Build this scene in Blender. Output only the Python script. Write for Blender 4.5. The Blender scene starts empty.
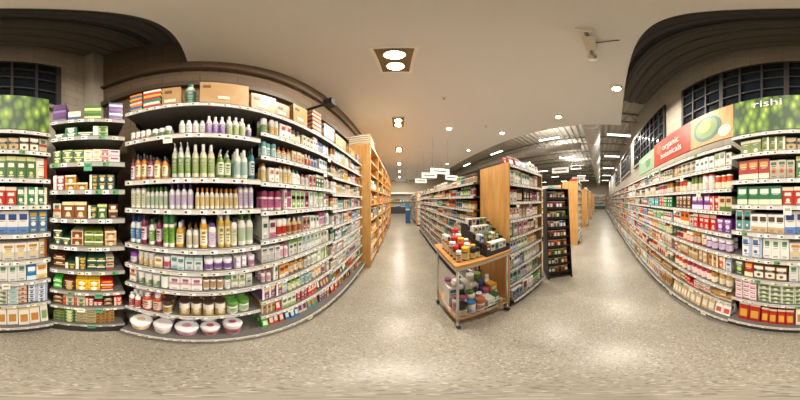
import bpy, math, random
from mathutils import Vector
R=random.Random(11)
CAMZ=1.6
# ---------------------------------------------------------------- materials
def lin(c):
    if isinstance(c,str):
        c=c.lstrip('#')
        if len(c)==3: c=''.join(x*2 for x in c)
        c=[int(c[i:i+2],16)/255 for i in (0,2,4)]
        return tuple((x/12.92 if x<=0.04045 else ((x+0.055)/1.055)**2.4) for x in c[:3])
    return tuple(c)
MATS={}
def mk(name):
    m=bpy.data.materials.new(name); m.use_nodes=True
    nt=m.node_tree; b=nt.nodes['Principled BSDF']; MATS[name]=m
    return m,nt,b
def attr_mat(name,rough,metal=0,noise=0.0,spec=0.5):
    m,nt,b=mk(name)
    a=nt.nodes.new('ShaderNodeAttribute'); a.attribute_name='Col'
    out=a.outputs['Color']
    if noise:
        n=nt.nodes.new('ShaderNodeTexNoise'); n.inputs['Scale'].default_value=9; n.inputs['Detail'].default_value=6
        tc=nt.nodes.new('ShaderNodeTexCoord'); nt.links.new(tc.outputs['Object'],n.inputs['Vector'])
        mr=nt.nodes.new('ShaderNodeMapRange'); mr.inputs['To Min'].default_value=1-noise; mr.inputs['To Max'].default_value=1+noise
        nt.links.new(n.outputs['Fac'],mr.inputs['Value'])
        mx=nt.nodes.new('ShaderNodeVectorMath'); mx.operation='SCALE'
        nt.links.new(out,mx.inputs[0]); nt.links.new(mr.outputs['Result'],mx.inputs['Scale'])
        out=mx.outputs['Vector']
    nt.links.new(out,b.inputs['Base Color'])
    b.inputs['Roughness'].default_value=rough; b.inputs['Metallic'].default_value=metal
    b.inputs['Specular IOR Level'].default_value=spec
    return m
attr_mat('pack',0.38); attr_mat('matte',0.8,noise=0.12); attr_mat('metal',0.3,0.9); attr_mat('paint',0.6)
def wood(name,c1,c2,scale=(1,1,1)):
    m,nt,b=mk(name)
    tc=nt.nodes.new('ShaderNodeTexCoord'); mp=nt.nodes.new('ShaderNodeMapping'); mp.inputs['Scale'].default_value=scale
    n=nt.nodes.new('ShaderNodeTexNoise'); n.inputs['Scale'].default_value=3; n.inputs['Detail'].default_value=8; n.inputs['Distortion'].default_value=.6
    cr=nt.nodes.new('ShaderNodeValToRGB'); cr.color_ramp.elements[0].position=.3; cr.color_ramp.elements[1].position=.7
    cr.color_ramp.elements[0].color=(*lin(c1),1); cr.color_ramp.elements[1].color=(*lin(c2),1)
    nt.links.new(tc.outputs['Object'],mp.inputs['Vector']); nt.links.new(mp.outputs[0],n.inputs['Vector'])
    nt.links.new(n.outputs['Fac'],cr.inputs['Fac']); nt.links.new(cr.outputs[0],b.inputs['Base Color']); b.inputs['Roughness'].default_value=.4
wood('wood','#b98546','#d3a362',(9,9,.9))
wood('woodtop','#b07c42','#c99858',(2,12,12))
wood('cardboard','#a5814f','#b8935f',(2,2,2))
def emit(name,c,s):
    m,nt,b=mk(name); b.inputs['Base Color'].default_value=(*lin(c),1)
    b.inputs['Emission Color'].default_value=(*lin(c),1); b.inputs['Emission Strength'].default_value=s
emit('lamp','#fff2da',10); emit('tube','#f8f6ee',6)
m,nt,b=mk('darkglass'); b.inputs['Base Color'].default_value=(.012,.016,.022,1); b.inputs['Roughness'].default_value=.12
# polished concrete floor with fine aggregate
m,nt,b=mk('floor_m')
tc=nt.nodes.new('ShaderNodeTexCoord')
n1=nt.nodes.new('ShaderNodeTexVoronoi'); n1.inputs['Scale'].default_value=110
n2=nt.nodes.new('ShaderNodeTexNoise'); n2.inputs['Scale'].default_value=1.1; n2.inputs['Detail'].default_value=10; n2.inputs['Roughness'].default_value=.62
for n in(n1,n2): nt.links.new(tc.outputs['Object'],n.inputs['Vector'])
sep=nt.nodes.new('ShaderNodeSeparateColor'); nt.links.new(n1.outputs['Color'],sep.inputs[0])
cr=nt.nodes.new('ShaderNodeValToRGB'); e=cr.color_ramp.elements
e[0].position=0; e[0].color=(*lin('#756e61'),1); e[1].position=1; e[1].color=(*lin('#b9b2a2'),1)
x=e.new(.24); x.color=(*lin('#958d7e'),1); x=e.new(.86); x.color=(*lin('#9b9383'),1)
nt.links.new(sep.outputs[0],cr.inputs['Fac'])
mr=nt.nodes.new('ShaderNodeMapRange'); mr.inputs['From Min'].default_value=.3; mr.inputs['From Max'].default_value=.7; mr.inputs['To Min'].default_value=.78; mr.inputs['To Max'].default_value=1.12
nt.links.new(n2.outputs['Fac'],mr.inputs['Value'])
sc=nt.nodes.new('ShaderNodeVectorMath'); sc.operation='SCALE'
nt.links.new(cr.outputs[0],sc.inputs[0]); nt.links.new(mr.outputs[0],sc.inputs['Scale']); nt.links.new(sc.outputs[0],b.inputs['Base Color'])
b.inputs['Roughness'].default_value=.3; b.inputs['Specular IOR Level'].default_value=.34
def brick(name,c1,c2,cm,w=.4,h=.2,vec='XZ'):
    m,nt,b=mk(name); tc=nt.nodes.new('ShaderNodeTexCoord'); s=nt.nodes.new('ShaderNodeSeparateXYZ'); c=nt.nodes.new('ShaderNodeCombineXYZ')
    nt.links.new(tc.outputs['Object'],s.inputs[0]); nt.links.new(s.outputs['X' if vec[0]=='X' else 'Y'],c.inputs[0]); nt.links.new(s.outputs['Z'],c.inputs[1])
    t=nt.nodes.new('ShaderNodeTexBrick'); t.inputs['Scale'].default_value=1; t.inputs['Brick Width'].default_value=w; t.inputs['Row Height'].default_value=h
    t.inputs['Mortar Size'].default_value=.006; t.inputs['Color1'].default_value=(*lin(c1),1); t.inputs['Color2'].default_value=(*lin(c2),1); t.inputs['Mortar'].default_value=(*lin(cm),1)
    nt.links.new(c.outputs[0],t.inputs['Vector']); nt.links.new(t.outputs['Color'],b.inputs['Base Color']); b.inputs['Roughness'].default_value=.85
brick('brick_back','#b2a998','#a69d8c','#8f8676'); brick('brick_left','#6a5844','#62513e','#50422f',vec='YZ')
def leafy(name,c1,c2,c3,scale):
    m,nt,b=mk(name); tc=nt.nodes.new('ShaderNodeTexCoord'); mp=nt.nodes.new('ShaderNodeMapping'); mp.inputs['Scale'].default_value=(2.6,1,1); mp.inputs['Rotation'].default_value=(0,.7,0)
    t=nt.nodes.new('ShaderNodeTexVoronoi'); t.inputs['Scale'].default_value=scale
    cr=nt.nodes.new('ShaderNodeValToRGB'); e=cr.color_ramp.elements
    e[0].color=(*lin(c3),1); e[1].color=(*lin(c1),1); e[1].position=.7; q=e.new(.32); q.color=(*lin(c2),1)
    nt.links.new(tc.outputs['Object'],mp.inputs[0]); nt.links.new(mp.outputs[0],t.inputs['Vector']); nt.links.new(t.outputs['Distance'],cr.inputs[0])
    nt.links.new(cr.outputs[0],b.inputs['Base Color']); b.inputs['Roughness'].default_value=.5
leafy('leaves','#1f4210','#6f9426','#c6d45e',7)
# ---------------------------------------------------------------- mesh builder
class Fr:
    def __init__(s,O,U,N): s.O=Vector((*O,0)); s.U=Vector((*U,0)).normalized(); s.N=Vector((*N,0)).normalized()
    def p(s,u,v,z): q=s.O+s.U*u+s.N*v; return (q.x,q.y,z)
W=Fr((0,0),(1,0),(0,1))
class MB:
    def __init__(s,name): s.name=name; s.v=[]; s.f=[]; s.c=[]; s.m=[]; s.s=[]; s.slots=[]
    def face(s,pts,col,mat,smooth=False):
        i=len(s.v); s.v.extend(pts); s.f.append(tuple(range(i,i+len(pts)))); s._a(col,mat,smooth)
    def _a(s,col,mat,smooth):
        if mat not in s.slots: s.slots.append(mat)
        s.c.append(col); s.m.append(s.slots.index(mat)); s.s.append(smooth)
    def box(s,u0,u1,v0,v1,z0,z1,col,mat='paint',fr=W,taper=0,skip=()):
        t=taper
        P=[fr.p(u0,v0,z0),fr.p(u1,v0,z0),fr.p(u1,v1,z0),fr.p(u0,v1,z0),fr.p(u0,v0+t,z1),fr.p(u1,v0+t,z1),fr.p(u1,v1-t,z1),fr.p(u0,v1-t,z1)]
        i=len(s.v); s.v.extend(P); c=lin(col)
        for k,q in enumerate(((0,3,2,1),(4,5,6,7),(0,1,5,4),(1,2,6,5),(2,3,7,6),(3,0,4,7))):
            if k in skip: continue
            s.f.append(tuple(i+a for a in q)); s._a(c,mat,False)
    def lathe(s,c,prof,n=10,mat='pack',fr=W,capb=False):
        u,v,z=c
        cs=[(math.cos(2*math.pi*k/n),math.sin(2*math.pi*k/n)) for k in range(n)]
        for j in range(1,len(prof)):
            r0,z0,_=prof[j-1]; r1,z1,cc=prof[j]; cc=lin(cc)
            i=len(s.v)
            s.v.extend(fr.p(u+a*r0,v+b*r0,z+z0) for a,b in cs); s.v.extend(fr.p(u+a*r1,v+b*r1,z+z1) for a,b in cs)
            for k in range(n):
                k2=(k+1)%n; s.f.append((i+k,i+k2,i+n+k2,i+n+k)); s._a(cc,mat,True)
        r,zz,cc=prof[-1]; cc=lin(cc)
        if r>.0005: s.face([fr.p(u+a*r,v+b*r,z+zz) for a,b in cs],cc,mat)
        if capb:
            r,zz,_=prof[0]; s.face([fr.p(u+a*r,v+b*r,z+zz) for a,b in reversed(cs)],cc,mat)
    def tube(s,a,b,r,col,mat='metal',n=10):
        a=Vector(a);b=Vector(b); d=(b-a).normalized(); t=Vector((0,0,1)) if abs(d.z)<.9 else Vector((1,0,0))
        x=d.cross(t).normalized(); y=d.cross(x); c=lin(col)
        i=len(s.v)
        for o in (a,b):
            for k in range(n):
                an=2*math.pi*k/n; s.v.append(tuple(o+x*(r*math.cos(an))+y*(r*math.sin(an))))
        for k in range(n):
            k2=(k+1)%n; s.f.append((i+k,i+k2,i+n+k2,i+n+k)); s._a(c,mat,True)
        s.f.append(tuple(i+k for k in reversed(range(n)))); s._a(c,mat,False)
        s.f.append(tuple(i+n+k for k in range(n))); s._a(c,mat,False)
    def done(s,parent=None):
        if not s.f: return None
        me=bpy.data.meshes.new(s.name); me.from_pydata(s.v,[],s.f)
        for k in s.slots: me.materials.append(MATS[k])
        me.polygons.foreach_set('material_index',s.m); me.polygons.foreach_set('use_smooth',s.s)
        ca=me.color_attributes.new('Col','FLOAT_COLOR','CORNER'); arr=[]
        for f,c in zip(s.f,s.c): arr.extend((c[0],c[1],c[2],1.0)*len(f))
        ca.data.foreach_set('color',arr); me.update()
        o=bpy.data.objects.new(s.name,me); bpy.context.scene.collection.objects.link(o)
        if parent: o.parent=parent
        return o
# ---------------------------------------------------------------- products
def C(h): return lin(h)
def shade(c,k): return tuple(min(1,x*k) for x in c)
WHITE=C('#efece4'); INK=C('#3a3834')
n_det=[1]
def bottle(mb,fr,u,v,z,r,h,body,label,cap,n=10,pump=False):
    p=[(r*.93,0,body),(r,.03*h,body),(r,.14*h,body),(r*1.01,.14*h,label),(r*1.01,.56*h,label),(r,.56*h,body),(r*.97,.64*h,body),(r*.72,.73*h,body),(r*.42,.78*h,body),(r*.46,.78*h,cap),(r*.44,.98*h if not pump else .86*h,cap)]
    if pump: p+=[(r*.14,.87*h,cap),(r*.14,.96*h,cap),(r*.3,.97*h,cap),(r*.3,1.0*h,cap)]
    mb.lathe((u,v,z),p,n,'pack',fr)
    if pump: mb.box(u-r*.12,u+r*.12,v-r*.95,v,z+.96*h,z+h,cap,'pack',fr)
    lbl(mb,fr,u,v-r*1.0-.0012,z+.2*h,r*.62,.3*h,shade(body,.6))
def tallcap(mb,fr,u,v,z,r,h,body,label,cap,n=10):
    p=[(r*.9,0,body),(r,.02*h,body),(r,.1*h,body),(r*1.01,.1*h,label),(r*1.01,.66*h,label),(r,.66*h,body),(r*.98,.78*h,body),(r*.62,.86*h,body),(r*.62,.86*h,cap),(r*.6,h,cap)]
    mb.lathe((u,v,z),p,n,'pack',fr); lbl(mb,fr,u,v-r-.0012,z+.18*h,r*.6,.42*h,shade(body,.5))
def lbl(mb,fr,u,v,z,hw,hh,c):
    if n_det[0]==0: return
    for a,b,w in ((.78,1.0,.8),(.5,.62,.95),(.3,.38,.7),(.06,.16,.5)):
        mb.face([fr.p(u-hw*w,v,z+a*hh),fr.p(u+hw*w,v,z+a*hh),fr.p(u+hw*w,v,z+b*hh),fr.p(u-hw*w,v,z+b*hh)],c,'pack')
def jar(mb,fr,u,v,z,r,h,body,label,lid,n=12):
    mb.lathe((u,v,z),[(r*.94,0,body),(r,.06*h,body),(r,.12*h,body),(r*1.01,.12*h,label),(r*1.01,.6*h,label),(r,.6*h,body),(r*.9,.7*h,body),(r*1.04,.7*h,lid),(r*1.04,.96*h,lid),(r*.98,h,lid)],n,'pack',fr)
    lbl(mb,fr,u,v-r*1.02-.0012,z+.18*h,r*.55,.36*h,shade(label,.45))
def tin(mb,fr,u,v,z,r,h,body,label,lid,n=12):
    mb.lathe((u,v,z),[(r*1.02,0,lid),(r*1.02,.03*h,lid),(r,.04*h,label),(r,.5*h,label),(r,.5*h,body),(r,.9*h,body),(r*1.03,.9*h,lid),(r*1.03,h,lid)],n,'pack',fr)
    lbl(mb,fr,u,v-r*1.02-.0012,z+.2*h,r*.55,.3*h,WHITE)
def tub(mb,fr,u,v,z,r,h,body,label,lid,n=18):
    mb.lathe((u,v,z),[(r*.74,0,body),(r*.84,.12*h,body),(r*.86,.12*h,label),(r*.97,.6*h,label),(r*.97,.6*h,body),(r*.99,.76*h,body),(r*1.05,.76*h,lid),(r*1.05,.88*h,lid),(r*.9,.94*h,lid),(r*.4,.94*h,lid),(r*.4,.94*h,label),(r*.36,.96*h,label),(0,.96*h,label)],n,'pack',fr)
    lbl(mb,fr,u,v-r*.97-.002,z+.2*h,r*.35,.3*h,shade(label,.5))
det_rng=random.Random(3)
def carton(mb,fr,u0,u1,v,d,z,h,c1,c2,c3,det=2,st=None):
    mb.box(u0,u1,v,v+d,z,z+h,c1,'pack',fr,skip=(0,))
    w=u1-u0; e=v-.0012; m=(u0+u1)/2
    def q(a,b,c,dd,col,o=0): mb.face([fr.p(u0+a*w,e-o,z+c*h),fr.p(u0+b*w,e-o,z+c*h),fr.p(u0+b*w,e-o,z+dd*h),fr.p(u0+a*w,e-o,z+dd*h)],col,'pack')
    def rnd(cx,cz,r,col,o):
        mb.face([fr.p(u0+cx*w+r*w*math.cos(k*.785),e-o,z+cz*h+r*w*math.sin(k*.785)) for k in range(8)],col,'pack')
    if st is None: st=det_rng.randint(0,5)
    if st==0: q(0,1,.0,.3,c2); q(.12,.88,.6,.86,c3)
    elif st==1: q(.0,1,.0,.5,shade(c1,.7)); rnd(.5,.4,.28,c2,.0005); q(.15,.85,.74,.9,c3)
    elif st==2: q(0,1,.8,1,c2); q(.2,.8,.5,.68,c3); rnd(.5,.25,.2,c2,.0005)
    elif st==3: q(0,1,.42,.6,c2); q(.22,.78,.7,.88,c3)
    elif st==4: q(0,.3,0,1,c2); q(.4,.92,.6,.85,c3); rnd(.66,.28,.2,c3,.0005)
    else: q(.08,.92,.08,.92,c3); q(.08,.92,.5,.7,c2); rnd(.5,.28,.18,c1,.0006)
    if det>1:
        ink=INK if sum(c1)>.9 else WHITE
        for a,b in ((.64,.68),(.54,.56),(.12,.15),(.06,.075)): q(.24,.76,a,b,ink,.0009)
def pouch(mb,fr,u0,u1,v,d,z,h,c1,c2,c3):
    mb.box(u0,u1,v,v+d,z,z+h*.9,c1,'pack',fr,taper=d*.42,skip=(0,)); 
    mb.box(u0,u1,v+d*.42,v+d*.58,z+h*.9,z+h,c2,'pack',fr,skip=(0,))
    w=u1-u0
    mb.face([fr.p(u0+.15*w,v+d*.10-.002,z+.2*h),fr.p(u1-.15*w,v+d*.10-.002,z+.2*h),fr.p(u1-.15*w,v+d*.3-.002,z+.66*h),fr.p(u0+.15*w,v+d*.3-.002,z+.66*h)],c3,'pack')
def fill(mb,fr,u0,u1,z,clear,kind,pal,size,deep=2,v0=.02,rng=R,det=2,face=(2,4)):
    u=u0+.008; z=z+.002
    while u<u1-.02:
        k=rng.choice(kind); cols=[lin(c) for c in rng.choice(pal)]
        j=rng.uniform(.76,1.04); cols=[shade(c,j) for c in cols]
        w=size[0]*rng.uniform(.78,1.25); h=min(size[1]*rng.uniform(.78,1.14),clear*.95)
        st=det_rng.randint(0,5)
        for _ in range(rng.randint(*face)):
            if u+w>u1: break
            v=v0+rng.uniform(0,.018); m=u+w/2; r=w*.47
            if k in('bottle','pump','jar','tin','tub','tall'):
                for d in range(deep):
                    vv=v+r+d*(w*1.02)
                    if vv+r>.445 : break
                    if k=='bottle': bottle(mb,fr,m,vv,z,r,h,*cols,n=8 if d else 10)
                    elif k=='pump': bottle(mb,fr,m,vv,z,r,h,*cols,pump=True)
                    elif k=='tall': tallcap(mb,fr,m,vv,z,r,h,*cols)
                    elif k=='jar': jar(mb,fr,m,vv,z,r,h,*cols)
                    elif k=='tin': tin(mb,fr,m,vv,z,r,h,*cols)
                    else: tub(mb,fr,m,vv,z,r,h,*cols)
            elif k=='pouch':
                for d in range(deep): pouch(mb,fr,u+.003,u+w-.003,v+d*.075,.07,z,h,*cols)
            elif k=='stack':
                nl=max(1,int(clear*.95/.062)-(1 if rng.random()<.2 and clear>.14 else 0)); 
                for l in range(nl): carton(mb,fr,u+.0015,u+w-.0015,v+rng.uniform(0,.006),.12*deep,z+l*.0615,.06,*cols,det=1,st=st)
            else:
                carton(mb,fr,u+.0015,u+w-.0015,v,min(.13*deep,.42-v),z,h,*cols,det=det,st=st)
            u+=w
        u+=rng.choice((.001,.004,.008,.002,.012))
        if u+w>u1: break
# ---------------------------------------------------------------- shelving
TAGC=[WHITE,C('#f7f4ea'),C('#e9e2c8'),C('#f4f2ee')]
def unit(mb,fr,u0,u1,zs,top,depth,tags=True,rail='#cbc8c2',shelfc='#5a5650',back='#242120',taggreen=0,bot=.06):
    mb.box(u0,u1,depth,depth+.03,0.0,top,back,'paint',fr)
    for a in (u0,u1-.012): mb.box(a,a+.012,depth-.05,depth,0,top,'#1c1b1d','metal',fr)
    mb.box(u0,u1,0.0,depth,0,zs[-1]-.035,'#26241f','paint',fr)
    for i,z in enumerate(zs):
        f=-bot if i==len(zs)-1 else 0
        mb.box(u0+.002,u1-.002,f,depth,z-.022,z,shelfc,'paint',fr)
        mb.box(u0+.002,u1-.002,f-.010,f-.001,z-.032,z+.004,rail,'paint',fr)
        mb.box(u0+.002,u1-.002,f-.013,f-.0102,z+.001,z+.005,'#7a766e','paint',fr)
        if tags:
            u=u0+.02
            while u<u1-.07:
                c=C('#4f9a5a') if R.random()<taggreen*.5 else R.choice(TAGC)
                e=f-.0115
                mb.face([fr.p(u,e,z-.031),fr.p(u+.045,e,z-.031),fr.p(u+.045,e,z-.002),fr.p(u,e,z-.002)],c,'paint')
                mb.face([fr.p(u+.004,e-.0006,z-.024),fr.p(u+.02,e-.0006,z-.024),fr.p(u+.02,e-.0006,z-.010),fr.p(u+.004,e-.0006,z-.010)],INK,'paint')
                if R.random()<.02+taggreen*.15:
                    g=C('#4f9a70') if R.random()<taggreen*2.5 else C('#f0ecd8')
                    mb.face([fr.p(u-.01,e-.0015,z-.07),fr.p(u+.05,e-.0015,z-.07),fr.p(u+.05,e-.0015,z-.004),fr.p(u-.01,e-.0015,z-.004)],g,'paint')
                    mb.face([fr.p(u,e-.002,z-.04),fr.p(u+.04,e-.002,z-.04),fr.p(u+.04,e-.002,z-.02),fr.p(u,e-.002,z-.02)],shade(g,.4),'paint')
                u+=R.choice((.055,.075,.10,.13))
        if i<len(zs)-1: mb.box(u0+.014,u0+.02,depth*.3,depth,z-.07,z-.022,'#222','paint',fr)
P_body=[('#d9b24c','#efe7c0','#f4f2ee'),('#e9e0c2','#c8b070','#ffffff'),('#8a5628','#e8dcc0','#222222'),('#c99838','#f2ecd8','#3a3a3a'),('#6a8a2a','#e9ecd0','#f0f0ee'),('#e6c870','#b6883a','#e8e8e8'),('#d8ccb0','#88a054','#f4f4f4'),('#d89840','#f4ead0','#2a2a2a'),('#d8dcc8','#7a9a4a','#ffffff'),('#efe9d8','#e8e0c0','#f4f4f0')]
P_amber=[('#6b3413','#e0c896','#1c1c1c'),('#8a2c1c','#f0d8c0','#f0efe9'),('#c8782e','#f4e6b8','#2a2a2a'),('#45601a','#e6e4c0','#1f1f1f'),('#7d2f46','#ead6dc','#2a2a2a'),('#b4451a','#f4e2c8','#efefef')]
P_white=[('#efece2','#b9ccA8','#5a9040'),('#efece2','#e3b0c8','#a84a8c'),('#f1efe8','#afc8e6','#3f6fb0'),('#efe9da','#e8c87c','#c97f1e'),('#f2f0ea','#d4c0e0','#6a4aa0'),('#efeae0','#c8b898','#6a4c30'),('#f4f2ec','#e8e4da','#e8e8e4'),('#f2efe6','#d8d8b0','#3a3a38')]
P_pink=[('#e8c9d4','#b787aa','#f4f0f2'),('#efe9e4','#9068b0','#ffffff'),('#f0dcd8','#d06a80','#f2f2f2'),('#e9e9e2','#a0b070','#ffffff'),('#d0a8cc','#f0e8ee','#8a4aa8')]
P_mix=[('#2e5d34','#e8e6c8','#e9e9e9'),('#e9e4da','#6a9a3a','#2e6a3a'),('#2b6f78','#e9efe9','#f0f0f0'),('#d6a03a','#f2ead0','#e0e0e0'),('#4a2a1a','#e6d9c0','#1d1d1d'),('#c64f2a','#f4e2d0','#f2f2f2'),('#dfe3df','#4a78a8','#1a3f78'),('#efe7d9','#b83030','#f5f5f5'),('#3f7a26','#f0ecd0','#2a2a2a'),('#25304a','#d8dce8','#c8c8c8')]
P_jar=[('#e9e4d8','#b8985a','#4a3426'),('#e4dccb','#d9b670','#f4f2ee'),('#f0ece4','#7a9a62','#f6f4f0'),('#a8702c','#efe4c8','#1f1f1f'),('#dfe0dc','#5f80a0','#f2f2f2'),('#eee6dc','#b85a50','#f2efea'),('#e9e6de','#f0ece2','#f4f2ec'),('#dfe4d8','#3a7a5a','#efefea')]
P_pale=[('#e9e5dc','#a0ba70','#5a8430'),('#eeeae2','#d88050','#a03018'),('#ece9e4','#6088c0','#2a4a90'),('#efe8dc','#e0b440','#b8601a'),('#e8e2da','#c06a90','#8a2a50'),('#dfe3da','#f4f2ec','#2a6a3a'),('#f1efe9','#c9a982','#5a4a3a'),('#a8c080','#f4f0e0','#3a6a1a'),('#e0a860','#f4f0e0','#8a2a0a'),('#5a86a8','#f0f0ea','#e0b040'),('#7a4a78','#eee4ee','#e0c060')]
P_soft=[('#efebe2','#d0d8c0','#8aa868'),('#f1ede6','#e0b898','#b06848'),('#f0eeea','#a8bcd8','#5070a8'),('#f2ecdf','#e8d090','#c88a3a'),('#efe9e2','#dca8bc','#a05070'),('#eceee6','#f4f2ec','#4a8a5a'),('#f3f1ec','#d8cbb8','#7a6a5a'),('#e8ece8','#b0d0cc','#5a9a98'),('#f2eee8','#e8dcd0','#c85040')]
P_tea=[('#3f6a2c','#cfd68a','#f0ecd6'),('#7a4a24','#e0c890','#f4eedc'),('#a8281e','#f0e2c4','#d8a040'),('#d2cca2','#5a7a2a','#a03020'),('#c78a1e','#f4ecd0','#5a3a1c'),('#4a2c20','#c89a58','#efe6cc'),('#7a8a3a','#eff0d8','#3f5a24'),('#d0c4a8','#b04a2a','#3a6a4a'),('#2c4a3a','#d8e0c8','#c8a040'),('#5a2c1c','#d8b070','#e8e0c8')]
P_red=[('#b82018','#f0d8b8','#e8b040'),('#d0481a','#f4e4c8','#f8f0e0'),('#981820','#e8c8a0','#f0ece4'),('#e06a22','#fbe8c8','#8a2a1a'),('#b03a4a','#f4dcd8','#f4ece0')]
P_bright=[('#1c8a4a','#d8e8c8','#f4f2ea'),('#1a74b0','#cfe4f0','#f6f4ee'),('#f0bc2a','#f6ecc8','#a03a20'),('#d82a1c','#f4d8c0','#f2ecdc'),('#7a3a90','#e4d4e8','#f4f0f4'),('#f07a2a','#fae4c4','#5a3a20'),('#3aa030','#e4f0cc','#f0e8d0'),('#eeeae0','#c82a2a','#2a6a4a'),('#f0ece2','#e0782a','#6a3a2a'),('#30a8b8','#e8f4f0','#e0a030')]
P_tan=[('#c8a068','#e8d8b8','#6a4a2a'),('#d8bc88','#a8502a','#f0e8d8'),('#ece0cc','#6a7a3a','#5a3a22'),('#b08040','#f0e4cc','#3a2a1c'),('#e8dac0','#c03a24','#f4efe4')]
P_green=[('#2c7a4a','#e8e4c8','#f4f2ea'),('#1f5a3a','#d8b860','#f4ecd8'),('#b8281e','#f0e2c4','#f4ecd8'),('#3a8a5a','#f0ecd6','#a8281e')]
P_all=P_bright+P_red+P_tea+P_pale+P_tan
DEP=.45
L=Fr((-.8,0),(0,1),(-1,0))
s=MB('store_shelf_unit')
bay1=[2.36,2.06,1.74,1.54,1.27,1.09,.89,.56,.15]
bay2=[2.36,2.13,1.93,1.73,1.52,1.30,1.09,.88,.66,.42,.15]
bay3=[2.36,2.12,1.90,1.68,1.47,1.26,1.05,.84,.62,.40,.15]
unit(s,L,-.53,.41,bay1,2.37,DEP); unit(s,L,.41,1.36,bay2,2.37,DEP); unit(s,L,1.36,2.6,bay3,2.37,DEP)
s.done()
b=MB('body_care_bottles')
fill(b,L,-.52,-.15,2.06,.28,['jar','tin','jar','bottle'],P_pink+P_jar,(.045,.12),3)
fill(b,L,-.15,.05,2.06,.28,['tall'],P_white,(.042,.16),3)
fill(b,L,.03,.40,2.06,.28,['bottle'],P_pink,(.038,.18),3,face=(3,4))
fill(b,L,-.52,-.2,1.74,.3,['bottle','pump','tall'],P_amber,(.048,.2),3,face=(1,2))
fill(b,L,-.2,.22,1.74,.3,['bottle','pump','tall'],P_body,(.054,.24),3,face=(2,3))
fill(b,L,.22,.40,1.74,.3,['bottle','tall'],[('#d8d2c0','#8fb0a8','#f4f4f0'),('#2a7a80','#e0e8e4','#2a2a2a')],(.052,.23),3,face=(1,2))
fill(b,L,-.52,.40,1.54,.18,['tall','bottle'],P_white,(.038,.17),3,face=(3,5))
fill(b,L,-.52,-.1,1.27,.25,['bottle','pump','tall','jar'],P_mix+P_amber,(.048,.22),3,face=(1,2))
fill(b,L,-.1,.40,1.27,.25,['tall','pump','bottle'],P_mix+P_body+P_white,(.048,.21),3,face=(1,2))
b.done()
b=MB('cream_jars')
fill(b,L,-.52,.40,1.09,.16,['jar','carton','jar','tin'],P_jar+P_soft+P_pink,(.052,.10),4,face=(1,3))
fill(b,L,-.52,.40,.89,.18,['jar','tin','carton'],P_jar+P_soft+P_pale,(.06,.13),4,face=(1,3))
fill(b,L,-.52,-.15,.56,.3,['tall','jar','bottle'],P_jar+P_bright[:3]+P_mix,(.062,.22),4,v0=-.0,face=(1,2))
fill(b,L,-.15,.40,.56,.3,['jar','jar','tin'],P_jar+P_white,(.078,.17),3,v0=.0)
b.done()
b=MB('bath_salt_tubs')
fill(b,L,-.52,.40,.15,.38,['tub'],[('#e9e4e0','#e0a8b8','#f4f0f0'),('#f0ece8','#e8dcd8','#ece4e4'),('#dfe8dc','#8ac8a0','#e4f0e6'),('#8ac0b0','#e8f0ea','#dcecea'),('#efe6d8','#e0c0a0','#f4efe8'),('#e8e4e0','#b86a7c','#f0e8e8'),('#d8d4cc','#5a4a44','#e8e4de')],(.145,.21),3,v0=-.035,face=(1,1))
b.done()
b=MB('health_product_boxes')
for zs,u0,u1 in ((bay2,.43,1.35),(bay3,1.38,2.58)):
    for i,z in enumerate(zs[1:],1):
        cl=zs[i-1]-z-.035
        low=i>=len(zs)-2
        if i in(1,): kd,pl=['jar','tin','carton'],P_soft+P_jar
        elif low: kd,pl=['carton','pouch'],P_bright+P_tan+P_pale+P_red
        elif i%3==0: kd,pl=['carton','tall','bottle'],P_soft+P_white+P_mix[:3]
        else: kd,pl=['carton','carton','jar','bottle','carton'],P_soft+P_soft+P_pale+P_tan
        fill(b,L,u0,u1,z,cl,kd,pl,(.05,cl*.87),2 if z>1 else 3,det=2,face=(1,3))
b.done()
b=MB('cardboard_boxes')
def cbox(u0,u1,v0,v1,z0,z1,fr=L):
    b.box(u0,u1,v0,v1,z0,z1,'#b08a58','cardboard',fr)
    b.box(u0-.001,u1+.001,(v0+v1)/2-.03,(v0+v1)/2+.03,z0+.001,z1+.0015,'#c9a878','pack',fr)
    m=(u0+u1)/2
    b.box(m-.05,m+.03,v0-.003,v0,z0+.08,z0+.12,'#d8d0bc','pack',fr)
    b.box(u0+.02,u0+.07,v0-.003,v0,z1-.09,z1-.05,'#6a4a28','pack',fr)
T=2.362
cbox(.00,.33,.02,.36,T,2.69); cbox(.36,.57,.04,.36,T,2.63); cbox(.58,.72,.05,.36,T,2.60)
cbox(.75,.93,.03,.36,T,2.66); cbox(1.52,1.85,.04,.36,T,2.60); cbox(-.26,-.13,.05,.33,T,2.66,L); cbox(2.0,2.3,.04,.36,T,2.56)
b.done()
b=MB('overstock_packages')
for k in range(9): b.box(-.51+.012*(k%2),-.41,.03,.3,T+k*.03,T+k*.03+.028,lin(['#c83a2c','#e0b83a','#2a6aa8','#e8843a','#d8d2c0'][k%5]),'pack',L)
for k in range(8): b.box(-.395,-.275+.01*(k%2),.03,.3,T+k*.035,T+k*.035+.033,lin(['#e0b83a','#c83a2c','#e6e2d8','#3f7f5a','#a03a4a'][k%5]),'pack',L)
for k in range(12): b.box(1.02+.006*(k%3),1.18,.04,.32,T+k*.032,T+k*.032+.03,lin(['#a8383a','#d8ccb8','#7a3a30','#c8a078'][k%4]),'pack',L)
for k in range(7): b.box(1.24,1.48,.04,.3,T+k*.04,T+k*.04+.038,lin(['#d8ccb8','#3f5a7a','#c8a078','#e0dcd0'][k%4]),'pack',L)
fill(b,L,2.32,2.58,T,.3,['carton','bottle'],P_pale+P_tan,(.09,.2),2)
tallcap(b,L,-.065,.09,T,.035,.36,lin('#d6dccc'),lin('#4a8a6a'),lin('#2a7a5a'))
b.done()
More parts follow.
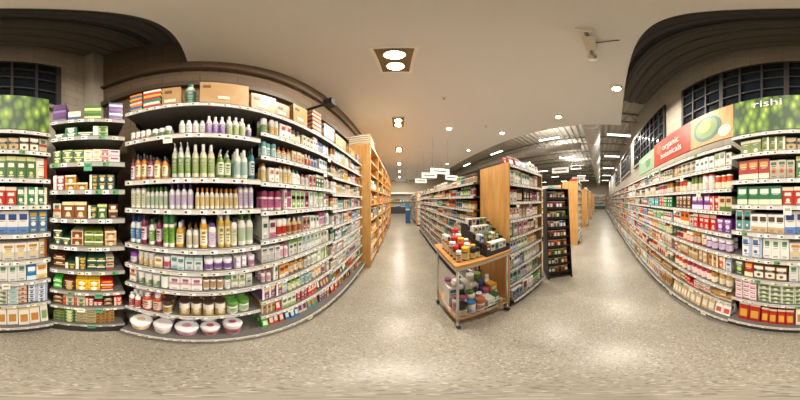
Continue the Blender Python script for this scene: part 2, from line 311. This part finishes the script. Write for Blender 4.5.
# ---- diagonal corner
dO=(-.389,-.94); dE=(-.812,-.545); dU=(dE[0]-dO[0],dE[1]-dO[1]); dl=math.hypot(*dU)
D=Fr(dO,dU,(dU[1]*-1,dU[0]))
if D.N.dot(Vector((-1,-1,0)))<0: D=Fr(dO,dU,(dU[1],-dU[0]))
zc=[2.30,2.12,1.89,1.675,1.456,1.23,1.0,.75,.52,.18]
s=MB('corner_shelf_unit'); unit(s,D,0.0,dl,zc,2.31,.34,taggreen=.3,rail='#9e9b92',bot=.0); s.done()
b=MB('tea_boxes')
fill(b,D,.01,dl-.01,2.12,.15,['stack'],P_green[:2]+P_pale[7:8],(.10,.1),2,face=(1,2))
for i,z in enumerate(zc[2:],2):
    cl=zc[i-1]-z-.035
    pal={2:P_soft+P_green+P_tea[:1],3:P_tea+P_red,4:P_tea,5:P_tea+P_tan,6:P_tea+P_red}.get(i,P_tea+P_red+P_bright)
    fill(b,D,.01,dl-.01,z,cl*.9,['stack'] if i!=4 else ['carton'],pal,(.08,cl*.7),2,det=2,face=(1,2))
for k in range(9): b.box(.46+.004*(k%2),.57,.04,.2,2.302+k*.029,2.302+k*.029+.027,lin(['#3a2a68','#8a4a8a','#4a3a88','#e0dce4'][k%4]),'pack',D)
for k in range(9): b.box(.01+.004*(k%2),.12,.04,.2,2.302+k*.029,2.302+k*.029+.027,lin(['#5a3a78','#8a6aa8','#3a2a58','#6a2a58'][k%4]),'pack',D)
for k in range(4): b.box(.14,.24,.04,.2,2.302+k*.035,2.302+k*.035+.033,lin(['#d8d2c0','#3f5a8a','#e4e0d4'][k%3]),'pack',D)
for k in range(6): b.box(.27,.40,.04,.2,2.302+k*.035,2.302+k*.035+.033,lin(['#5a8a3a','#c8d08a','#3a6a2a'][k%3]),'pack',D)
b.done()
# ---- back run
B=Fr((0,-.93),(1,0),(0,-1))
zb=[2.17,1.985,1.76,1.56,1.34,1.11,.89,.58,.22]
zb2=[2.10,1.90,1.70,1.50,1.30,1.10,.90,.68,.45,.18]
s=MB('store_shelf_unit')
xs=[-.389+.94*i for i in range(24)]
for i in range(23):
    unit(s,B,xs[i],xs[i+1],zb if i==0 else zb2,2.18,DEP,tags=i<9,taggreen=.12)
s.done()
rows0=[(P_tan+P_tea,'carton'),(P_tea+P_red+P_tan,'carton'),(P_green,'carton'),(P_soft+P_pale,'carton'),(P_soft+P_tan,'carton'),(P_soft+P_tea+P_bright[:3],'carton'),(P_tan+P_soft,'stack'),(P_soft+P_red,'pouch')]
rows2=[(P_red+P_tan+P_soft,'carton'),(P_red+P_tea+P_soft,'tin'),(P_bright+P_tea,'carton'),(P_bright,'carton'),(P_bright+P_red,'jar'),(P_tan+P_red+P_soft,'carton'),(P_red+P_tan,'tin'),(P_tan+P_bright,'stack'),(P_tan+P_soft,'pouch')]
b=MB('grocery_packages'); 
for i in range(23):
    zz=zb if i==0 else zb2; rw=rows0 if i==0 else rows2
    for j,z in enumerate(zz[1:],1):
        cl=zz[j-1]-z-.035; pl,kd=rw[j-1]
        far=i>4
        n_det[0]=0 if far else 1
        fill(b,B,xs[i]+.01,xs[i+1]-.01,z,cl,['carton'] if far else [kd],pl,((.07 if i else .078) if kd!='jar' else .064,cl*.95) if not far else (.11,cl*.88),1 if (z>1.3 or far) else 2,det=1 if far else 2,v0=.015 if j<len(zz)-1 else -.02,face=(1,4))
n_det[0]=1
b.done()
# ---- header sign
sg=bpy.data.objects.new('aisle_header_sign',None); bpy.context.scene.collection.objects.link(sg)
p=MB('leaf_panel'); p.box(-.385,.55,.02,.04,2.20,2.63,'#7f9a3a','leaves',B); 
p.done(sg)
p=MB('bowl_panel'); p.box(.552,1.10,.02,.04,2.20,2.63,'#c8a070','wood',B)
def disc(mb,cx,cz,r,col,v,n=28,sx=1):
    mb.face([B.p(cx+r*sx*math.cos(2*math.pi*k/n),v,cz+r*math.sin(2*math.pi*k/n)) for k in range(n)],lin(col),'pack')
disc(p,.86,2.41,.17,'#2f6558',.017,sx=1.1); disc(p,.86,2.41,.135,'#6a8a3a',.015,sx=1.1); disc(p,.88,2.43,.08,'#a0b058',.013,sx=1.1); disc(p,.64,2.30,.07,'#d8d0b8',.016)
p.done(sg)
p=MB('title_panel'); p.box(1.102,2.1,.02,.04,2.20,2.63,'#a83820','pack',B)
disc(p,1.9,2.48,.09,'#c86a4a',.017); p.done(sg)
p=MB('pale_panel'); p.box(2.102,3.0,.02,.04,2.20,2.60,'#8aa888','pack',B); disc(p,2.4,2.4,.12,'#5f8a5a',.017); p.done(sg)
def text(body,loc,size,col,rot,parent,name='lettering'):
    cu=bpy.data.curves.new(name,'FONT'); cu.body=body; cu.size=size; cu.extrude=.001; cu.align_x='CENTER'
    o=bpy.data.objects.new(name,cu); bpy.context.scene.collection.objects.link(o); o.location=loc; o.rotation_euler=rot
    k='txt'+col
    if k not in MATS:
        m,nt,bb=mk(k); bb.inputs['Base Color'].default_value=(*lin(col),1)
    cu.materials.append(MATS[k]); o.parent=parent
text('rishi',(.25,-.944,2.49),.14,'#f4f2e8',(math.pi/2,0,math.pi),sg)
text('organic',(1.55,-.944,2.42),.15,'#f4eee0',(math.pi/2,0,math.pi),sg)
text('botanicals',(1.55,-.944,2.28),.14,'#f4eee0',(math.pi/2,0,math.pi),sg)
text('tea + wellness',(2.5,-.944,2.45),.10,'#f4eee0',(math.pi/2,0,math.pi),sg)
# ---------------------------------------------------------------- gondolas
def gondola(x0,x1,ycap,y0,y1,top,capz,first=False):
    s=MB('gondola_shelf')
    E=Fr((0,ycap),(1,0),(0,1))
    d=.38
    s.box(x0,x0+.02,ycap,ycap+.55,.0,capz,'#fff','wood'); s.box(x1-.02,x1,ycap,ycap+.55,.0,capz,'#fff','wood')
    s.box(x0+.02,x1-.02,ycap+.53,ycap+.55,0,capz,'#fff','wood')
    zs=[z*capz/2.05 for z in (2.03,1.80,1.58,1.36,1.14,.92,.68,.42,.14)]
    unit(s,E,x0+.022,x1-.022,zs,capz-.01,d+.1,rail='#d9d6cf',tags=first)
    Lf=Fr((x0+(-.1 if first else 0),0),(0,1),(1,0)); Rf=Fr((x1,0),(0,1),(-1,0))
    zz=[top-.02-i*.21*top/1.95 for i in range(9)]
    zz=[z for z in zz if z>.1]
    half=(x1-x0)/2-.03
    yy=y0
    while yy<y1-.1:
        unit(s,Lf,yy,min(yy+.94,y1),zz,top,half,tags=first,rail='#c9c6c0'); unit(s,Rf,yy,min(yy+.94,y1),zz,top,half,tags=False,rail='#c9c6c0'); yy+=.94
    s.box((x0+x1)/2-.15,(x0+x1)/2+.1,y0,y1,top-.05,top,'#333333')
    s.done()
    b=MB('gondola_groceries')
    n_det[0]=1 if first else 0
    for i,z in enumerate(zs[1:],1):
        cl=zs[i-1]-z-.035
        fill(b,E,x0+.04,x1-.04,z,cl,['carton','jar','carton'] if first else ['carton'],(P_soft+P_pale+P_mix if i<5 else P_soft+P_white),(.07,cl*.88),2 if first else 1,det=2 if first else 1,v0=.02 if i<len(zs)-1 else -.03,face=(1,3))
    for F in (Lf,Rf):
        for i,z in enumerate(zz):
            fill(b,F,y0+.03,y1-.03,z,.165,['carton','jar','bottle'] if (first and F is Lf) else ['carton'],P_all if not first else P_pale+P_mix+P_bright,(.07,.15),1,det=1)
    n_det[0]=0
    fill(b,E,x0+.04,x1-.04,zs[0],.3,['carton','pouch'],P_soft+P_tan+P_red,(.10,.13),2,det=1)
    n_det[0]=1
    b.done()
gondola(1.10,1.96,.96,1.53,6.5,1.88,2.05,first=True)
gondola(4.27,5.15,.75,1.32,7.5,2.0,2.25)
gondola(7.4,8.3,.75,1.32,7.5,2.0,2.25)
gondola(10.5,11.4,.75,1.32,7.5,2.0,2.25)
gondola(13.6,14.5,.75,1.32,6,2.0,2.25)
gondola(16.7,17.6,.75,1.32,6,2.0,2.25)
gondola(1.0,1.9,7.6,8.2,12,1.94,2.05)
# ---------------------------------------------------------------- display table
t=MB('display_table')
tx0,tx1,ty0,ty1=.43,1.05,.90,1.47; TZ=1.04
t.box(tx0-.02,tx1,ty0-.02,ty1+.02,TZ-.03,TZ,'#fff','woodtop')
t.box(tx0,tx1,ty0,ty0+.012,TZ-.07,TZ-.031,'#cfcac0','metal'); t.box(tx0,tx0+.012,ty0+.012,ty1,TZ-.07,TZ-.031,'#cfcac0','metal')
for x in (tx0+.015,tx1-.03):
    for y in (ty0+.015,ty1-.015):
        t.tube((x,y,.09),(x,y,TZ-.031),.0125,'#d8d8d8','metal')
        t.tube((x-.012,y,.04),(x+.012,y,.04),.04,'#2a2a2a','paint',16)
        t.tube((x,y,.06),(x,y,.1),.018,'#b8b8b8','metal')
t.box(tx0,tx1-.015,ty0,ty1,.205,.222,'#fff','woodtop')
for z in (.245,.30): 
    t.tube((tx0+.01,ty0+.005,z),(tx1-.02,ty0+.005,z),.005,'#d0d0d0'); t.tube((tx0+.005,ty0+.01,z),(tx0+.005,ty1-.01,z),.005,'#d0d0d0')
t.done()
TF=Fr((0,ty0),(1,0),(0,1))
b=MB('table_jars')
PT=P_red+P_amber+[('#5a2018','#e8d8b0','#d82018'),('#3a2418','#e4c880','#1a1a1a'),('#4a1a14','#f0e0c0','#d82018'),('#2a1a14','#d8c8a0','#c01810'),('#7a4a1a','#e8d8a0','#e0b030'),('#c82018','#f0e0c8','#d02018')]
for r_ in range(7):
    fill(b,TF,tx0+.01,tx0+.29,TZ,.24,['jar','bottle','jar'] if r_>1 else ['jar'],PT,(.058,.125+.014*r_),1,v0=.02+r_*.071,face=(1,1))
for r_ in range(5):
    fill(b,TF,tx0+.02,tx1-.04,.222,.45,['jar','jar','tin','carton'] if r_<1 else ['tall','carton','jar','tin'],P_soft+P_jar+P_white+P_mix[:4]+[('#2a5a9a','#e8ecf0','#f0f0f0')],(.085,.2+.065*r_),1,v0=.02+r_*.10,face=(1,1))
b.done()
b=MB('countertop_display_rack')
rx0=tx0+.30; rx1=tx1-.005
for k in range(4):
    z=TZ+.002+k*.07; y=.0+k*.11
    b.box(rx0,rx1,y,y+.01,z,z+.045,'#26262a','paint',TF); b.box(rx0,rx1,y+.0101,.50,z,z+.006,'#26262a','paint',TF)
    u=rx0+.008
    while u<rx1-.055:
        cc=[shade(lin(c),.8) for c in R.choice(P_pale+P_tea+P_soft+P_mix)]; carton(b,TF,u,u+.050,y+.012,.07,z+.007,.12,*cc); u+=.053
for u in (rx0-.006,rx1):
    for k in range(4): b.box(u,u+.005,.11*k,.50,TZ+.001+.07*k,TZ+.07+.07*k,'#1c1c20','paint',TF)
b.done()
# ---------------------------------------------------------------- slanted stand
a=(2.03,.88); c=(2.30,.52); G=Fr(a,(c[0]-a[0],c[1]-a[1]),(.36,.27)) ; w=math.hypot(c[0]-a[0],c[1]-a[1])
s=MB('snack_display_stand')
for u in (0,w-.015): 
    for q in (0,.015): s.face([G.p(u+q,-.04,0),G.p(u+q,.42,0),G.p(u+q,.42,1.82),G.p(u+q,.16,1.82)],lin('#16151a'),'paint')
    s.face([G.p(u,-.04,0),G.p(u+.015,-.04,0),G.p(u+.015,.16,1.82),G.p(u,.16,1.82)],lin('#2a292e'),'paint')
s.box(0,w,.42,.435,0,1.82,'#141318','paint',G)
for k in range(9):
    z=.14+k*.185; v=.2*z/1.82
    s.box(.016,w-.016,v,.42,z-.012,z,'#1b1a1e','paint',G); s.box(.016,w-.016,v-.004,v,z-.012,z+.035,'#1f1e22','paint',G)
    u=.02
    while u<w-.07:
        cc=[shade(lin(q),.9) for q in R.choice(P_bright+P_red+P_tea+P_amber)]; pouch(s,G,u,u+.058,v+.02,.05,z+.001,.14,*cc); u+=.062
s.box(.016,w-.016,.16,.42,1.80,1.82,'#222','paint',G)
s.done()
# ---------------------------------------------------------------- wood bookcase
s=MB('wood_bookcase')
wy=[2.64+1.0*i for i in range(7)]
for y in wy: s.box(-1.22,-.62,y,y+.035,0,2.85,'#fff','wood')
s.box(-1.25,-1.221,2.64,8.67,0,2.85,'#fff','wood'); s.box(-1.22,-.62,2.64,8.67,2.851,2.9,'#fff','wood')
Wf=Fr((-.64,0),(0,1),(-1,0))
for i in range(6):
    for z in (.12,.45,.8,1.15,1.5,1.85,2.2,2.52): s.box(wy[i]+.036,wy[i+1]-.001,0,.55,z-.03,z,'#fff','wood',Wf)
    s.box(wy[i]+.036,wy[i+1]-.001,.03,.05,0,.089,'#5a3c1e','paint',Wf)
s.done()
b=MB('vitamin_bottles')
n_det[0]=0
for i in range(6):
    for z in (.12,.45,.8,1.15,1.5,1.85): fill(b,Wf,wy[i]+.05,wy[i+1]-.03,z,.28,['carton','bottle','jar'],P_all+P_mix,(.08,.24),1,det=1,v0=.02)
n_det[0]=1
b.done()
s=MB('slatted_crates')
for k in range(5): s.box(-1.15,-.66,2.7,3.25,2.902+k*.06,2.94+k*.06,'#d8cbb0','matte')
for y in (2.72,3.2): s.box(-.655,-.64,y,y+.03,2.902,3.2,'#a89878','matte')
s.done()
# ---------------------------------------------------------------- room shell
HC=4.13; HD=5.45
def poly_slab(name,pts,z0,z1,mat,col):
    m=MB(name); c=lin(col)
    m.face([(x,y,z0) for x,y in reversed(pts)],c,mat); m.face([(x,y,z1) for x,y in pts],c,mat)
    for i in range(len(pts)):
        a=pts[i];b_=pts[(i+1)%len(pts)]; m.face([(a[0],a[1],z0),(b_[0],b_[1],z0),(b_[0],b_[1],z1),(a[0],a[1],z1)],c,mat)
    return m.done()
poly_slab('floor',[(-1.6,-1.7),(24,-1.7),(24,16),(-1.6,16)],-.1,0,'floor_m','#fff')
poly_slab('ceiling',[(-1.4,-.13),(.2,-.17),(3.75,-.62),(3.75,15.9),(-1.4,15.9)],HC,HC+.25,'paint','#e6e6e5')
def deck(name,x0,x1,y0,y1,z,pitch,col,beamcol):
    m=MB(name); y=y0; c=lin(col)
    while y<y1:
        prof=[(0,0),(.3,0),(.42,.06),(.88,.06),(1,0)]
        for (a,za),(b_,zb_) in zip(prof,prof[1:]):
            m.face([(x0,y+a*pitch,z+za),(x0,y+b_*pitch,z+zb_),(x1,y+b_*pitch,z+zb_),(x1,y+a*pitch,z+za)],c,'paint')
        y+=pitch
    m.box(x0,x1,y0,y1,z+.1,z+.15,beamcol)
    return m
m=deck('ceiling_deck_rear',-1.5,3.9,-1.6,.6,HD,.22,'#7a7267','#2a2825')
m.box(-1.35,3.9,-.62,-.55,HD-.28,HD-.02,'#5a544a','paint')
m.done()
m=deck('ceiling_deck_open',3.9,24,-1.6,16,HD,.3,'#c0baab','#6a665e'); m.done()  # same deck in a paler colour, brighter light of the open area painted in
m=MB('roof_truss')
for x in [4.6+2.4*i for i in range(8)]:
    m.box(x,x+.06,-1.45,15.8,HD-.09,HD-.01,'#8a857a'); m.box(x,x+.06,-1.45,15.8,HD-.55,HD-.49,'#8a857a')
    y=-1.4
    while y<15.2:
        m.tube((x+.03,y,HD-.52),(x+.03,y+.3,HD-.05),.015,'#8a857a','paint',6); m.tube((x+.03,y+.3,HD-.05),(x+.03,y+.6,HD-.52),.015,'#8a857a','paint',6); y+=.6
m.done()
m=MB('ventilation_duct')
m.tube((4.0,.3,4.5),(23.5,.3,4.5),.3,'#d0cec8','paint',24)
for i in range(13): m.tube((4.1+1.5*i,.3,4.5),(4.14+1.5*i,.3,4.5),.32,'#e4e2dc','paint',24)
m.done()
m=MB('ventilation_duct'); m.tube((6.6,1.0,4.62),(6.6,15,4.62),.2,'#c8c6c0','paint',20)
for i in range(9): m.tube((6.6,1.4+1.5*i,4.62),(6.6,1.44+1.5*i,4.62),.215,'#e0ded8','paint',20)
m.done()
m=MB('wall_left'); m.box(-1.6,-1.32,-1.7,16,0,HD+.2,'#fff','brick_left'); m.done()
m=MB('wall_rear'); m.box(-1.3,24,-1.7,-1.45,0,HD+.2,'#fff','brick_back'); m.done()
m=MB('wall_front'); m.box(-1.3,24,15.9,16.1,0,HD+.2,'#b8ad98','paint'); m.done()
m=MB('wall_right'); m.box(23.8,24,-1.44,15.85,0,HD+.2,'#b8ab94','paint'); m.done()
m=MB('trim_left_beam')
m.box(-1.31,-1.25,-1.4,15,3.2,3.30,'#4a3c2c'); m.tube((-1.27,-1.4,3.75),(-1.27,15,3.75),.03,'#5e4d38','paint'); m.done()
m=MB('support_column'); m.box(-1.31,-1.12,-1.44,-1.24,0,HD-.01,'#b0a898','paint'); m.done()
def window(name,x0,x1,z0,z1,nx,nz):
    m=MB(name); y=-1.445
    m.box(x0,x1,y,y+.012,z0,z1,'#111','darkglass')
    for i in range(nx+1):
        x=x0+(x1-x0)*i/nx; ww=.03 if i in(0,nx) or i%3==0 else .014
        m.box(x-ww,x+ww,y+.012,y+.05,z0,z1,'#34322f')
    for i in range(nz+1):
        z=z0+(z1-z0)*i/nz; m.box(x0,x1,y+.013,y+.045,z-.016,z+.016,'#34322f')
    m.box(x0-.1,x1+.1,y,y+.07,z0-.09,z0-.02,'#8f8878'); m.done()
window('window_1',-.70,1.85,3.02,4.28,9,4); window('window_2',2.55,5.1,3.02,4.28,9,4); window('window_3',5.9,8.4,3.02,4.28,9,4); window('window_4',9.2,11.7,3.02,4.28,9,4)
# ---------------------------------------------------------------- ceiling lights
WARM=(1,.93,.83); EK=.73
def area(x,y,z,e,size,parent,col=WARM,sy=None,up=False):
    l=bpy.data.lights.new('lamp_light','AREA'); l.energy=e*EK; l.color=col
    if sy: l.shape='RECTANGLE'; l.size=size; l.size_y=sy
    else: l.shape='DISK'; l.size=size
    o=bpy.data.objects.new('lamp_light',l); bpy.context.scene.collection.objects.link(o); o.location=(x,y,z); o.parent=parent
    if up: o.rotation_euler=(math.pi,0,0)
def downlight(x,y,e,double=True):
    m=MB('recessed_downlight'); hx,hy=(.2,.33) if double else (.11,.11); z=HC; f=.035
    m.box(x-hx,x+hx,y-hy,y-hy+f,z-.02,z-.001,'#f4f1ea'); m.box(x-hx,x+hx,y+hy-f,y+hy,z-.02,z-.001,'#f4f1ea')
    m.box(x-hx,x-hx+f,y-hy+f,y+hy-f,z-.02,z-.001,'#f4f1ea'); m.box(x+hx-f,x+hx,y-hy+f,y+hy-f,z-.02,z-.001,'#f4f1ea')
    m.box(x-hx+f,x+hx-f,y-hy+f,y+hy-f,z-.008,z-.001,'#8a7656')
    for dy in ((-.14,.14) if double else (0,)):
        rr=.095 if double else .07
        m.lathe((x,y+dy,z-.038),[(rr,0,'#ffffff'),(rr+.02,.0,'#a89878'),(rr+.022,.027,'#8a7a5e')],20,'paint')
        m.lathe((x,y+dy,z-.04),[(.0,0,'#ffffff'),(rr,0.0,'#ffffff')],20,'lamp')
    o=m.done()
    for dy in ((-.14,.14) if double else (0,)): area(x,y+dy,z-.045,e,.16 if double else .12,o)
E1=60
for y in (1.29,3.6,6.0,8.5,11,13.5): downlight(-.05,y,E1)
downlight(2.07,-.27,125,False)
for y in (1.05,3.0,5.2,8,11): downlight(3.1,y,95,False)
downlight(1.5,3.7,60,False)
m=MB('ceiling_track_light')
m.box(.72,1.04,.03,.11,HC-.04,HC-.001,'#cfc8b4'); 
for x,dx in ((.72,-.12),(1.04,.12)):
    m.tube((x,.07,HC-.03),(x+dx,.07,HC-.07),.012,'#8a8272'); m.tube((x+dx,.07,HC-.05),(x+dx*1.5,.07,HC-.13),.04,'#cfc8b4','paint',14)
m.tube((.88,.03,HC-.02),(.80,-.12,HC-.05),.012,'#8a8272'); m.done()
for x,y in ((.83,2.3),(.83,5.5),(2.4,3.0)):
    m=MB('fire_sprinkler'); m.lathe((x,y,HC-.012),[(.045,0,'#e8e6e0'),(.05,.011,'#e8e6e0')],14,'paint',capb=True); m.tube((x,y,HC-.05),(x,y,HC-.012),.012,'#b8b0a0'); m.tube((x,y,HC-.055),(x,y,HC-.05),.025,'#b8b0a0'); m.done()
for x in (5.2,8.2,11.5,15,19):
    for y in (-.78,2.2,5.5,9):
        m=MB('pendant_strip_light'); z=4.55
        m.box(x-.07,x+.07,y-.5,y+.5,z,z+.07,'#d8d6d0'); m.box(x-.05,x+.05,y-.48,y+.48,z-.03,z-.001,'#fff','tube')
        for yy in (y-.45,y+.45): m.tube((x,yy,z+.07),(x,yy,HD),.005,'#888','metal',6)
        o=m.done()
        if y in(-.78,5.5): area(x,y,z-.035,140,.1,o,(1,.95,.88),.96)
        if y==2.2 and x<12: area(x,y,z+.075,70,.1,o,(1,.95,.88),.9,up=True)  # added uplight to brighten the open deck, not a real pendant lamp
def hsign(x,y,z,w_,h_,col,axis='y'):
    m=MB('hanging_sign')
    if axis=='y': m.box(x-w_/2,x+w_/2,y-.015,y+.015,z,z+h_,col)
    else: m.box(x-.015,x+.015,y-w_/2,y+w_/2,z,z+h_,col)
    for d in (-.4,.4):
        xx,yy=(x+d*w_,y) if axis=='y' else (x,y+d*w_)
        m.tube((xx,yy,z+h_),(xx,yy,HC if x<3.7 else HD),.004,'#777','metal',6)
    if axis=='y': m.box(x-w_*.35,x+w_*.35,y-.018,y-.0155,z+h_*.4,z+h_*.6,'#4a4a46')
    else: m.box(x-.018,x-.0155,y-w_*.35,y+w_*.35,z+h_*.4,z+h_*.6,'#4a4a46')
    m.done()
hsign(1.5,4.6,2.6,.75,.22,'#e0ded8'); hsign(1.5,6.4,2.75,.8,.28,'#e8e6e0'); hsign(1.6,9.6,2.9,.9,.35,'#e8e6e0'); hsign(.1,9.5,2.9,1.0,.3,'#4a3a2c'); hsign(3.0,7,2.8,.8,.3,'#e0ded8')
hsign(6.2,2.0,3.0,.9,.3,'#e8e6e0',axis='x'); hsign(9.4,1.6,3.0,1.0,.35,'#e8e6e0',axis='x'); hsign(4.0,3.4,2.9,.9,.3,'#e0ded8',axis='x')
m=MB('black_sign_arm'); m.tube((-1.31,1.25,3.05),(-.78,1.30,3.05),.022,'#151515','paint'); m.box(-.86,-.74,1.24,1.36,2.99,3.11,'#1a1a1a'); m.done()  # stands for a black hanging sign on an arm, not a camera
m=MB('produce_cooler'); m.box(-1.2,3.2,14.9,15.8,0,.8,'#3a3c3e'); m.box(-1.2,3.2,15.5,15.8,.8,2.3,'#c8c6be'); m.box(-1.2,3.2,14.8,15.8,2.301,2.5,'#e8e4d8')
Q=Fr((0,14.95),(1,0),(0,1)); fill(m,Q,-1.1,3.1,.8,.4,['carton','tin'],P_bright,(.25,.25),1,face=(1,2)); m.box(-1.1,3.1,15.2,15.5,1.35,1.38,'#888')
fill(m,Q,-1.1,3.1,1.38,.4,['carton'],P_bright,(.25,.3),1,v0=.27,face=(1,2)); m.done()
m=MB('blue_display_bin'); m.box(.38,.7,8.6,9.0,0.02,.9,'#2a5a90','pack'); m.box(.38,.7,8.96,9.0,.901,1.35,'#3a76a8','pack'); m.box(.42,.66,8.64,8.9,.901,.98,'#e8d8a0','pack'); m.done()
m=MB('wall_cooler_case'); m.box(22.8,23.7,-1.0,8,0,.5,'#4a4a4a'); m.box(23.3,23.7,-1.0,8,.501,2.6,'#d8d6ce')
Q=Fr((22.85,0),(0,1),(1,0))
for z in (.5,1.0,1.5,2.0):
    m.box(22.85,23.3,-1,8,z+.001,z+.03,'#999'); fill(m,Q,-.9,7.9,z+.03,.4,['carton'],P_bright,(.25,.33),1,face=(1,2))
m.done()
# ---------------------------------------------------------------- world, camera
w=bpy.data.worlds.new('World'); bpy.context.scene.world=w; w.use_nodes=True
w.node_tree.nodes['Background'].inputs[0].default_value=(.5,.55,.6,1); w.node_tree.nodes['Background'].inputs[1].default_value=.3
cam=bpy.data.cameras.new('cam'); co=bpy.data.objects.new('cam',cam); bpy.context.scene.collection.objects.link(co)
co.location=(0,0,CAMZ); co.rotation_euler=(math.pi/2,0,0); cam.type='PANO'
try: cam.panorama_type='EQUIRECTANGULAR'
except Exception: cam.cycles.panorama_type='EQUIRECTANGULAR'
cam.clip_start=.02
bpy.context.scene.camera=co
vs=bpy.context.scene.view_settings; vs.view_transform='Standard'; vs.exposure=0.0
print('faces',sum(len(o.data.polygons) for o in bpy.data.objects if o.type=='MESH'))
